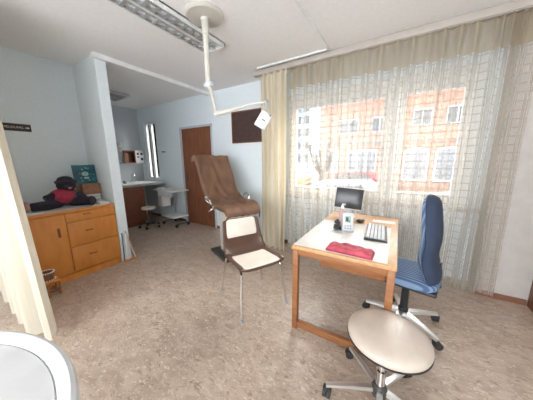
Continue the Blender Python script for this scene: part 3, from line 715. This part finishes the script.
# wooden toy stool with beads in front of the cabinet
ts = thing('toy_stool', 'small wooden stool standing before the cabinet door', 'stool', (-3.04, 0.565, 0), R(5)); ts.scale = (0.75, 0.72, 1.2)
MB().box(-0.08, 0.08, -0.08, 0.08, 0.125, 0.145, 0.004).obj('seat', 'orange_wood', ts)
for x in (-0.065, 0.065):
    for y in (-0.065, 0.065): MB().box(x-0.012, x+0.012, y-0.012, y+0.012, 0, 0.125, 0.003).obj('leg', 'desk_wood', ts)
MB().box(0.058, 0.072, -0.055, 0.055, 0.04, 0.06, 0.002).obj('stretcher', 'dark_wood', ts)
MB().box(-0.072, -0.058, -0.055, 0.055, 0.04, 0.06, 0.002).obj('stretcher', 'dark_wood', ts)
bd = thing('beaded_basket', 'small dark round basket with a white beaded rim on the toy stool', 'basket', (-3.05, 0.545, 0.175))
MB().lathe([(0, 0), (0.05, 0), (0.06, 0.085), (0.052, 0.085), (0.045, 0.008), (0, 0.008)], 28).obj('bowl', 'dark_wood', bd)
g = MB()
for k in range(22):
    a = 2*PI*k/22; g.ball((0.060*math.cos(a), 0.060*math.sin(a), 0.089), 0.0075, u=8, v=6)
g.obj('beaded_rim', 'bead', bd)
g = MB()
for k in range(20):
    a = 2*PI*k/20; g.ball((0.06*math.cos(a), 0.06*math.sin(a), 0.008), 0.006, u=8, v=6)
g.obj('beaded_foot', 'bead', bd)

# slats leaning at the partition end
t = thing('leaning_frame', 'narrow white and wooden folding frame leaning at the partition wall end', 'frame', (-3.19, 1.40, 0))
MB().tube([(0.0, -0.055, 0.02), (0.0, -0.045, 0.42)], 0.007, 8).obj('rod', 'dark_metal', t)
MB().box(-0.012, 0.012, -0.02, 0.012, 0.02, 0.40, 0.003).obj('slat', 'white', t)
MB().tube([(0.02, 0.085, 0.02), (0.0, 0.0, 0.44)], 0.010, 8).obj('pole', mat('pale_ash', (0.58, 0.45, 0.33), 0.5), t)
MB().box(-0.01, 0.03, -0.07, 0.10, 0, 0.02, 0.004).obj('foot', 'orange_wood', t)

# ------------------------------------------------------------ sign on the left wall
sg = thing('wall_sign', 'narrow dark sign with pale lettering high on the left wall', 'sign', (LX, 0.62, 1.80))
MB().box(0, 0.006, -0.21, 0.20, -0.042, 0.042, 0.001).obj('plate', mat('dark_sign', (0.035, 0.02, 0.022), 0.4), sg)
cu = bpy.data.curves.new('lettering', 'FONT'); cu.body = 'ANMELDUNG'; cu.size = 0.034; cu.extrude = 0.001; cu.align_x = 'RIGHT'; cu.align_y = 'CENTER'
to = bpy.data.objects.new('lettering', cu); COL.objects.link(to); to.parent = sg; to.location = (0.0075, 0.135, 0); to.rotation_euler = (R(90), 0, R(90))
dg = bpy.context.evaluated_depsgraph_get(); me = bpy.data.meshes.new_from_object(to.evaluated_get(dg)); bpy.data.objects.remove(to)
me.materials.clear(); me.materials.append(M['cream_pad']); to = bpy.data.objects.new('lettering', me); COL.objects.link(to); to.parent = sg; to.location = (0.0075, 0.135, 0); to.rotation_euler = (R(90), 0, R(90))
MB().prism([(0.148, -0.004), (0.168, -0.004), (0.168, -0.012), (0.188, 0.0), (0.168, 0.012), (0.168, 0.004), (0.148, 0.004)], 'x', 0.0062, 0.0085).obj('arrow', 'cream_pad', sg, False)

# notice board on the back wall
nb = thing('notice_board', 'dark brown framed board on the back wall left of the beige drape', 'board', (-2.28, FY, 1.97))
MB().box(-0.33, 0.33, -0.012, 0, -0.25, 0.26).obj('panel', mat('dark_brown_panel', (0.075, 0.040, 0.034), 0.45, col2=(0.05, 0.026, 0.022), scale=14), nb, False)
e = 0.02
MB().box(-0.35, 0.35, -0.025, 0, 0.25, 0.27, 0.003).box(-0.35, 0.35, -0.025, 0, -0.27, -0.25, 0.003).box(-0.35, -0.33, -0.025, 0, -0.25, 0.25, 0.003).box(0.33, 0.35, -0.025, 0, -0.25, 0.25, 0.003).obj('frame', 'dark_wood', nb)

# ------------------------------------------------------------ ceiling things
def louvre_unit(name, label, x0, x1, y0, y1, n, lm='louvre'):
    lt = thing(name, label, 'ceiling light', ((x0+x1)/2, (y0+y1)/2, CE))
    hx, hy = (x1-x0)/2, (y1-y0)/2; z0 = -0.045
    MB().box(-hx, hx, -hy, hy, -0.012, 0).box(-hx, -hx+0.012, -hy, hy, z0, 0).box(hx-0.012, hx, -hy, hy, z0, 0).box(-hx, hx, -hy, -hy+0.012, z0, 0).box(-hx, hx, hy-0.012, hy, z0, 0).obj('housing', 'white', lt, False)
    MB().box(-0.012, 0.012, -hy+0.012, hy-0.012, z0+0.003, -0.012).obj('spine', 'white', lt, False)
    for s_ in (-1, 1):
        MB().tube([(s_*hx/2, -hy+0.03, -0.027), (s_*hx/2, hy-0.03, -0.026)], 0.008, 10).obj('tube', mat('off_tube', (0.82, 0.84, 0.84), 0.4), lt)
    g = MB()
    for i in range(1, n):
        y = -hy+0.012+(2*hy-0.024)*i/n
        for a, c_ in ((-hx+0.012, -0.012), (0.012, hx-0.012)):
            g.prism([(y-0.016, z0+0.004), (y+0.016, z0+0.004), (y+0.001, -0.014), (y-0.001, -0.014)], 'x', a, c_)
    for a, c_ in ((-hx+0.012, 1), (-0.012, -1), (0.012, 1), (hx-0.012, -1)):
        g.prism([(a, z0+0.003), (a+c_*0.012, z0+0.003), (a+c_*0.003, -0.014), (a, -0.014)], 'y', -hy+0.012, hy-0.012)
    g.obj('louvre', lm, lt, False)
    return lt
louvre_unit('ceiling_louvre', 'long louvred twin fluorescent ceiling light at the upper left', -2.03, -1.74, 0.42, 1.99, 17)
louvre_unit('ceiling_louvre', 'small dark louvred ceiling vent in the alcove behind the white beam', -5.1, -4.55, 2.05, 2.40, 6, 'grey_plastic')  # a ceiling vent, built on the same louvred form as the lamp

ax_, ay_ = -1.57, 1.55
al = thing('examination_lamp', 'jointed cream swing-arm lamp hanging from a round ceiling plate', 'lamp', (ax_, ay_, 0))
MB().lathe([(0, CE), (0.165, CE), (0.165, CE-0.012), (0.152, CE-0.026), (0.04, CE-0.034), (0.034, CE-0.05), (0, CE-0.05)], 40).obj('ceiling_plate', 'cream_enamel', al)
MB().lathe([(0, CE-0.03), (0.032, CE-0.03), (0.032, CE-0.16), (0.026, CE-0.165), (0.026, 2.10), (0, 2.10)], 20).obj('drop_tube', 'cream_enamel', al)
MB().ball((0, 0, 2.09), 0.034).cyl((0.0, 0.0, 2.09), 0.02, 0.09, 'x').obj('joint', 'lgrey_plastic', al)
Bp = Vector((-1.60+1.57, 1.66-1.55, 1.855)); Cp = Vector((-1.07+1.57, 1.75-1.55, 1.915))
MB().tube([(0, 0, 2.09), (0.0, 0.03, 2.04), Bp], [0.022, 0.019, 0.017], 12).obj('lower_arm', 'cream_enamel', al)
MB().ball(Bp, 0.028).obj('elbow', 'lgrey_plastic', al)
MB().tube([Bp, Bp.lerp(Cp, 0.3), Bp.lerp(Cp, 0.65)+Vector((0, 0, 0.012)), Cp], [0.027, 0.021, 0.012, 0.009], 12).obj('fore_arm', 'cream_enamel', al)
MB().ball(Cp, 0.022).tube([Cp, Cp+Vector((0.005, 0, -0.07))], 0.012, 10).obj('end_joint', 'grey_plastic', al)
T = Matrix.Translation(Cp+Vector((-0.03, 0.0, -0.155))) @ Matrix.Rotation(yaw, 4, 'Z') @ Matrix.Rotation(R(32), 4, 'Y')
MB().box(-0.055, 0.055, -0.012, 0.012, -0.075, 0.075, 0.006, T=T).obj('lamp_head', 'lgrey_plastic', al)
MB().box(-0.018, 0.018, -0.0155, -0.010, -0.004, 0.004, 0.001, T=T).obj('lamp_switch', 'black', al)
MB().cyl((0, 0, 0), 0.008, 0.03, 'y', T=T @ Matrix.Translation((0.035, 0, 0.065))).obj('pivot', 'black', al)

# ------------------------------------------------------------ alcove furniture
ac = thing('alcove_cabinet', 'reddish-brown base cabinet along the left side of the alcove', 'cabinet', (0, 0, 0))
MB().box(AX+0.01, -4.77, 1.55, 2.58, 0.08, 0.86, 0.003).box(AX+0.01, -4.80, 1.57, 2.56, 0, 0.08).obj('body', 'alc_brown', ac)
for ya, yb in ((1.55, 2.06), (2.06, 2.58)): MB().box(-4.77, -4.752, ya+0.004, yb-0.004, 0.085, 0.855, 0.003).obj('door', 'alc_brown', ac)
wt = MB().box(AX+0.005, -4.735, 1.50, 3.10, 0.862, 0.90, 0.004).obj('worktop', 'counter'); tag(wt, 'pale worktop over the brown cabinet in the alcove', 'worktop')
tp = thing('tap', 'chrome tap on the alcove worktop', 'tap', (-5.5, 2.72, 0.90))
MB().tube([(0, 0, 0), (0, 0, 0.16), (0.04, 0, 0.20), (0.12, 0, 0.19), (0.14, 0, 0.15)], 0.012, 10).obj('spout', 'chrome', tp)
MB().box(-0.02, 0.02, -0.07, 0.07, 0, 0.03, 0.005).obj('base', 'chrome', tp)
for i, (yy, hh, mm, lab) in enumerate(((2.30, 0.10, 'white_plastic', 'small white jar on the alcove worktop near the partition'), (2.44, 0.07, 'grey_plastic', 'low grey pot on the alcove worktop beside the white jar'))):
    q = MB().lathe([(0, 0), (0.035, 0), (0.037, hh*0.8), (0.028, hh), (0, hh)], 18).obj('jar', mm); q.location = (-5.25, yy, 0.90); tag(q, lab, 'jar')
# wall units in the alcove
t = thing('wall_dispenser', 'grey metal dispenser box on the alcove wall next to the partition edge', 'dispenser', (AX, 2.57, 1.60))
MB().box(0, 0.13, -0.07, 0.07, -0.25, 0.24, 0.01).obj('housing', 'grey_plastic', t)
MB().cyl((0.135, 0.0, 0.14), 0.022, 0.02, 'x').obj('button', 'lgrey_plastic', t)
t = thing('wall_shelf', 'small brown shelf box on the alcove wall beside the white switch panel', 'shelf', (AX, 2.76, 1.50))
MB().box(0, 0.16, -0.13, 0.13, 0.13, 0.15).box(0, 0.16, -0.13, 0.13, -0.15, -0.13).box(0, 0.16, -0.13, -0.115, -0.13, 0.13).box(0, 0.16, 0.115, 0.13, -0.13, 0.13).box(0, 0.01, -0.12, 0.12, -0.13, 0.13).obj('body', 'dark_wood', t, False)
MB().box(0.03, 0.13, -0.10, -0.02, -0.13, 0.09).obj('rear_board', 'brown_card', t, False)
t = thing('socket_panel', 'white square panel with dark round openings on the alcove wall', 'panel', (AX, 2.99, 1.51))
MB().box(0, 0.14, -0.10, 0.12, -0.15, 0.15, 0.006).obj('plate', 'white_plastic', t)
for yy, zz, rr_ in ((-0.03, 0.065, 0.028), (0.06, 0.065, 0.03), (-0.03, -0.01, 0.022), (0.06, -0.06, 0.034)):
    MB().cyl((0.141, yy, zz), rr_, 0.006, 'x').obj('opening', 'black', t)
tag(MB().box(AX, AX+0.15, 2.58, 3.12, 1.335, 1.352, 0.002).obj('alcove_ledge', 'lgrey_plastic'), 'narrow grey ledge under the brown shelf box and white panel', 'shelf')
t = MB().box(-4.80, -4.68, FY-0.02, FY, 1.595, 1.62, 0.003).obj('wall_switch', 'black'); tag(t, 'tiny black wall fitting between the alcove window and the brown door', 'switch')

# instrument trolley
tr = thing('instrument_trolley', 'white two-level instrument trolley standing in the alcove beside the door', 'trolley', (-4.22, 2.86, 0), R(-4))
MB().box(-0.36, 0.36, -0.21, 0.21, 0.76, 0.78, 0.006).obj('top_tray', 'white', tr)
MB().box(-0.12, 0.36, -0.225, -0.205, 0.66, 0.79, 0.006).obj('front_panel', 'lgrey_plastic', tr)
MB().box(-0.18, 0.33, -0.18, 0.18, 0.20, 0.225, 0.005).obj('lower_tray', 'white', tr)
for x in (-0.16, 0.30): 
    MB().tube([(x, 0.17, 0.06), (x, 0.17, 0.76)], 0.012, 8).obj('post', 'grey_plastic', tr)
MB().tube([(-0.18, -0.12, 0.06), (-0.18, 0.17, 0.06), (0.32, 0.17, 0.06), (0.32, -0.12, 0.06)], 0.012, 8).tube([(-0.12, 0.17, 0.06), (-0.12, 0.17, 0.2)], 0.01, 8).obj('base_frame', 'dark_metal', tr)
for x, y in ((-0.18, -0.13), (-0.18, 0.15), (0.32, -0.13), (0.32, 0.15)): castor(tr, x, y, 0.06, 0.4)
MB().box(-0.30, -0.12, -0.15, 0.05, 0.40, 0.75, 0.02).obj('waste_bag', 'white_plastic', tr)
t = thing('alcove_stool', 'small dark stool with a pale seat before the alcove cabinet', 'stool', (-4.45, 2.46, 0))
MB().lathe([(0, 0.40), (0.13, 0.40), (0.14, 0.42), (0.13, 0.445), (0, 0.45)], 28).obj('seat', 'cream_pad', t)
MB().lathe([(0, 0.06), (0.02, 0.06), (0.02, 0.40), (0, 0.40)], 14).obj('column', 'dark_metal', t)
star_base(t, (20, 92, 164, 236, 308), 0.20, 0.09, 0.07, 'dark_metal', s=0.8, w0=0.015, w1=0.012, h=0.015)
t = thing('white_tray', 'white instrument tray on the trolley top', 'tray', (-4.38, 2.80, 0.781), R(-4))
MB().box(-0.15, 0.15, -0.11, 0.11, 0, 0.006).box(-0.15, 0.15, -0.11, -0.104, 0, 0.03).box(-0.15, 0.15, 0.104, 0.11, 0, 0.03).box(-0.15, -0.144, -0.11, 0.11, 0, 0.03).box(0.144, 0.15, -0.11, 0.11, 0, 0.03).obj('body', 'white_plastic', t, False)

# ------------------------------------------------------------ round white table at the lower left
RR = 0.685
rt = thing('round_table', 'large round white table with a raised rim at the lower left corner', 'table', (-0.935, -0.51, 0))
RR = 0.685
MB().lathe([(0, 0.70), (RR-0.05, 0.70), (RR-0.01, 0.712), (RR, 0.73), (RR-0.006, 0.748), (RR-0.016, 0.754), (RR-0.034, 0.752), (RR-0.042, 0.742), (RR-0.05, 0.728), (0, 0.728)], 96).obj('tabletop', 'rim_white', rt)
MB().lathe([(0, 0.729), (RR-0.051, 0.729), (RR-0.053, 0.733), (0, 0.734)], 96).obj('table_surface', 'top_grey', rt)
MB().lathe([(0, 0.03), (0.05, 0.03), (0.04, 0.68), (0.10, 0.70), (0, 0.70)], 28).obj('column', 'lgrey_plastic', rt)
MB().lathe([(0, 0), (0.30, 0), (0.30, 0.012), (0.06, 0.035), (0, 0.035)], 40).obj('foot', 'lgrey_plastic', rt)

# wooden cupboard at the right edge
wc = thing('wooden_cupboard', 'tall reddish-brown wooden cupboard against the pier at the right edge', 'cupboard', (1.17, 2.86, 0))
MB().box(0, 0.75, -0.42, 0, 0.0, 1.9, 0.004).obj('body', 'door_wood', wc)
for a, c_ in ((0.004, 0.373), (0.377, 0.746)):
    q = MB().box(a, c_, -0.44, -0.42, 0.08, 1.89, 0.003).obj('door', 'door_wood', wc)

# ------------------------------------------------------------ outside: street, houses, tree, cars
GZ = -0.7
struct(MB().box(-60, 50, 3.6, 80, GZ-0.2, GZ), 'ground', 'asphalt')
struct(MB().box(-60, 50, 11.2, 15.2, GZ, GZ+0.12), 'trim_5', 'paving')
def window_unit(par, x, y, z, w_, h_, gm='glassy', fm='white', n=2, arch=False):
    b = MB(); e = 0.07
    if arch:
        pts = [(x, z), (x+w_, z), (x+w_, z+h_-w_*0.25)] + [(x+w_/2+w_/2*math.cos(a), z+h_-w_*0.25+w_*0.25*math.sin(a)) for a in [PI*k/10 for k in range(1, 10)]] + [(x, z+h_-w_*0.25)]
        o = MB().prism(pts, 'y', y-0.05, y+0.05).obj('window', fm, par, False)
        pts2 = [(x+w_/2+(px-x-w_/2)*0.86, z+h_*0.5+(pz-z-h_*0.5)*0.9) for px, pz in pts]
        MB().prism(pts2, 'y', y-0.07, y-0.04).obj('pane', gm, o, False)
    else:
        o = MB().box(x, x+w_, y-0.06, y+0.05, z, z+h_).obj('window', fm, par, False)
        g = MB()
        for i in range(n):
            a = x+e+(w_-e)*i/n; g.box(a, a+(w_-e)/n-e, y-0.075, y-0.05, z+e, z+h_-e)
        g.obj('pane', gm, o, False)
h1 = thing('apartment_house', 'peach rendered house across the street behind the left window pane', 'building', (0, 0, 0))
HY = 16.0
MB().box(-5.1, -0.5, HY, HY+9, GZ, 6.6).obj('wall', 'salmon', h1, False)
MB().box(-5.3, -0.5, HY-0.3, HY+9.3, 6.6, 6.9).obj('roof', 'brown_card', h1, False)
MB().box(-5.1, -0.5, HY-0.08, HY, 2.35, 2.55).obj('cornice', 'paving', h1, False)
window_unit(h1, -3.75, HY, 3.1, 1.25, 0.95, 'glassy', 'grey_plastic')
window_unit(h1, -3.1, HY, 0.55, 1.8, 1.45, 'glassy_light', 'white', 3)
window_unit(h1, -4.75, HY, 0.4, 1.0, 1.7, 'glassy_light', 'white', 1)
window_unit(h1, -1.75, HY, 3.1, 1.0, 0.95, 'glassy', 'grey_plastic')
h2 = thing('arcade_house', 'orange rendered house with arched ground floor behind the right window pane', 'building', (0, 0, 0))
MB().box(-0.2, 4.4, HY-0.3, HY+9, GZ, 6.6).obj('wall', 'peach', h2, False)
MB().box(-0.25, 4.6, HY-0.6, HY+9, 6.6, 6.9).obj('roof', 'brown_card', h2, False)
MB().box(-0.2, 4.4, HY-0.42, HY-0.3, 2.35, 2.6).obj('cornice', 'salmon', h2, False)
for x in (-0.2, 1.55, 3.1): MB().box(x, x+0.22, HY-0.38, HY-0.3, 2.5, 6.6).obj('pilaster', 'salmon', h2, False)
for x in (0.45, 2.0, 3.5): window_unit(h2, x, HY-0.3, 3.25, 0.95, 0.95, 'glassy', 'grey_plastic')
for x in (0.45, 2.0, 3.5): window_unit(h2, x, HY-0.3, 5.2, 0.95, 0.95, 'glassy', 'white')
for x in (0.2, 1.75, 3.25): window_unit(h2, x, HY-0.3, 0.1, 1.25, 1.95, 'glassy_light', 'white', arch=True)
tw = thing('tower_block', 'pale blue-grey tower block far behind the street at the left pane edge', 'building', (0, 0, 0))
MB().box(-22.5, -14.2, 38, 50, GZ, 20).obj('wall', 'tower', tw, False)
for i in range(5):
    for j in range(8): MB().box(-21.6+i*1.6, -20.6+i*1.6, 37.9, 38.05, 1.2+j*2.2, 2.4+j*2.2).obj('window', 'glassy', tw, False)
def tree(x, y, h, name, lab, leaves=False, seed=1):
    t = thing(name, lab, 'tree', (x, y, GZ)); rd = random.Random(seed)
    b = MB().tube([(0, 0, 0), (0.03, 0, h*0.25), (-0.02, 0.02, h*0.45)], [0.13, 0.11, 0.10], 10)
    ends = []
    for k in range(9):
        a = 2*PI*k/9+rd.uniform(-0.2, 0.2); r1 = rd.uniform(0.35, 0.6)*h*0.35; z1 = h*(0.45+rd.uniform(0.12, 0.3))
        p1 = Vector((math.cos(a)*r1*0.6, math.sin(a)*r1*0.6, h*0.55)); p2 = Vector((math.cos(a)*r1, math.sin(a)*r1, z1+h*0.1))
        b.tube([(-0.02, 0.02, h*0.43), p1, p2], [0.06, 0.05, 0.045], 7); ends.append(p2)
        for q in range(4):
            p3 = p2+Vector((rd.uniform(-0.3, 0.3), rd.uniform(-0.3, 0.3), rd.uniform(0.1, 0.4)))*(h/3)
            b.tube([p2, p3], [0.02, 0.008], 5)
    b.obj('trunk', 'bark', t)
    return t, ends
tree(-3.1, 10.2, 3.2, 'pollarded_tree', 'bare pollarded tree on the pavement before the peach house', seed=4)
tree(-9.3, 15.5, 7.5, 'street_tree', 'bare tree before the tower block at the left pane edge', seed=9)
def car(x, y, m, lab, L=4.1, rot=0):
    t = thing('parked_car', lab, 'car', (x, y, GZ), rot)
    prof = [(-L/2, 0.30), (-L/2+0.02, 0.70), (-L*0.30, 0.86), (-L*0.16, 1.36), (L*0.20, 1.42), (L*0.36, 0.98), (L/2-0.03, 0.88), (L/2, 0.32)]
    MB().prism(prof, 'y', -0.82, 0.82).obj('body', m, t, False)
    gl = [(-L*0.265, 0.90), (-L*0.15, 1.29), (L*0.185, 1.34), (L*0.30, 0.96)]
    MB().prism(gl, 'y', -0.835, 0.835).obj('windows', 'glassy', t, False)
    for wx in (-L*0.31, L*0.31):
        for wy in (-0.76, 0.76): MB().cyl((wx, wy, 0.31), 0.31, 0.2, 'y').obj('wheel', 'rubber', t)
    for wx in (-L/2, L/2): MB().box(wx-0.03, wx+0.03, -0.7, 0.7, 0.56, 0.68, 0.01).obj('lights', 'lgrey_plastic', t)
car(-2.2, 13.2, 'car_red', 'red car parked before the peach house behind the left pane')
car(-7.0, 13.4, 'car_yellow', 'yellow car parked left of the pollarded tree outside')
car(-1.6, 7.4, 'car_white', 'white car parked close below the left window pane')
car(2.9, 9.6, 'car_white', 'white car parked before the arched house behind the right pane')
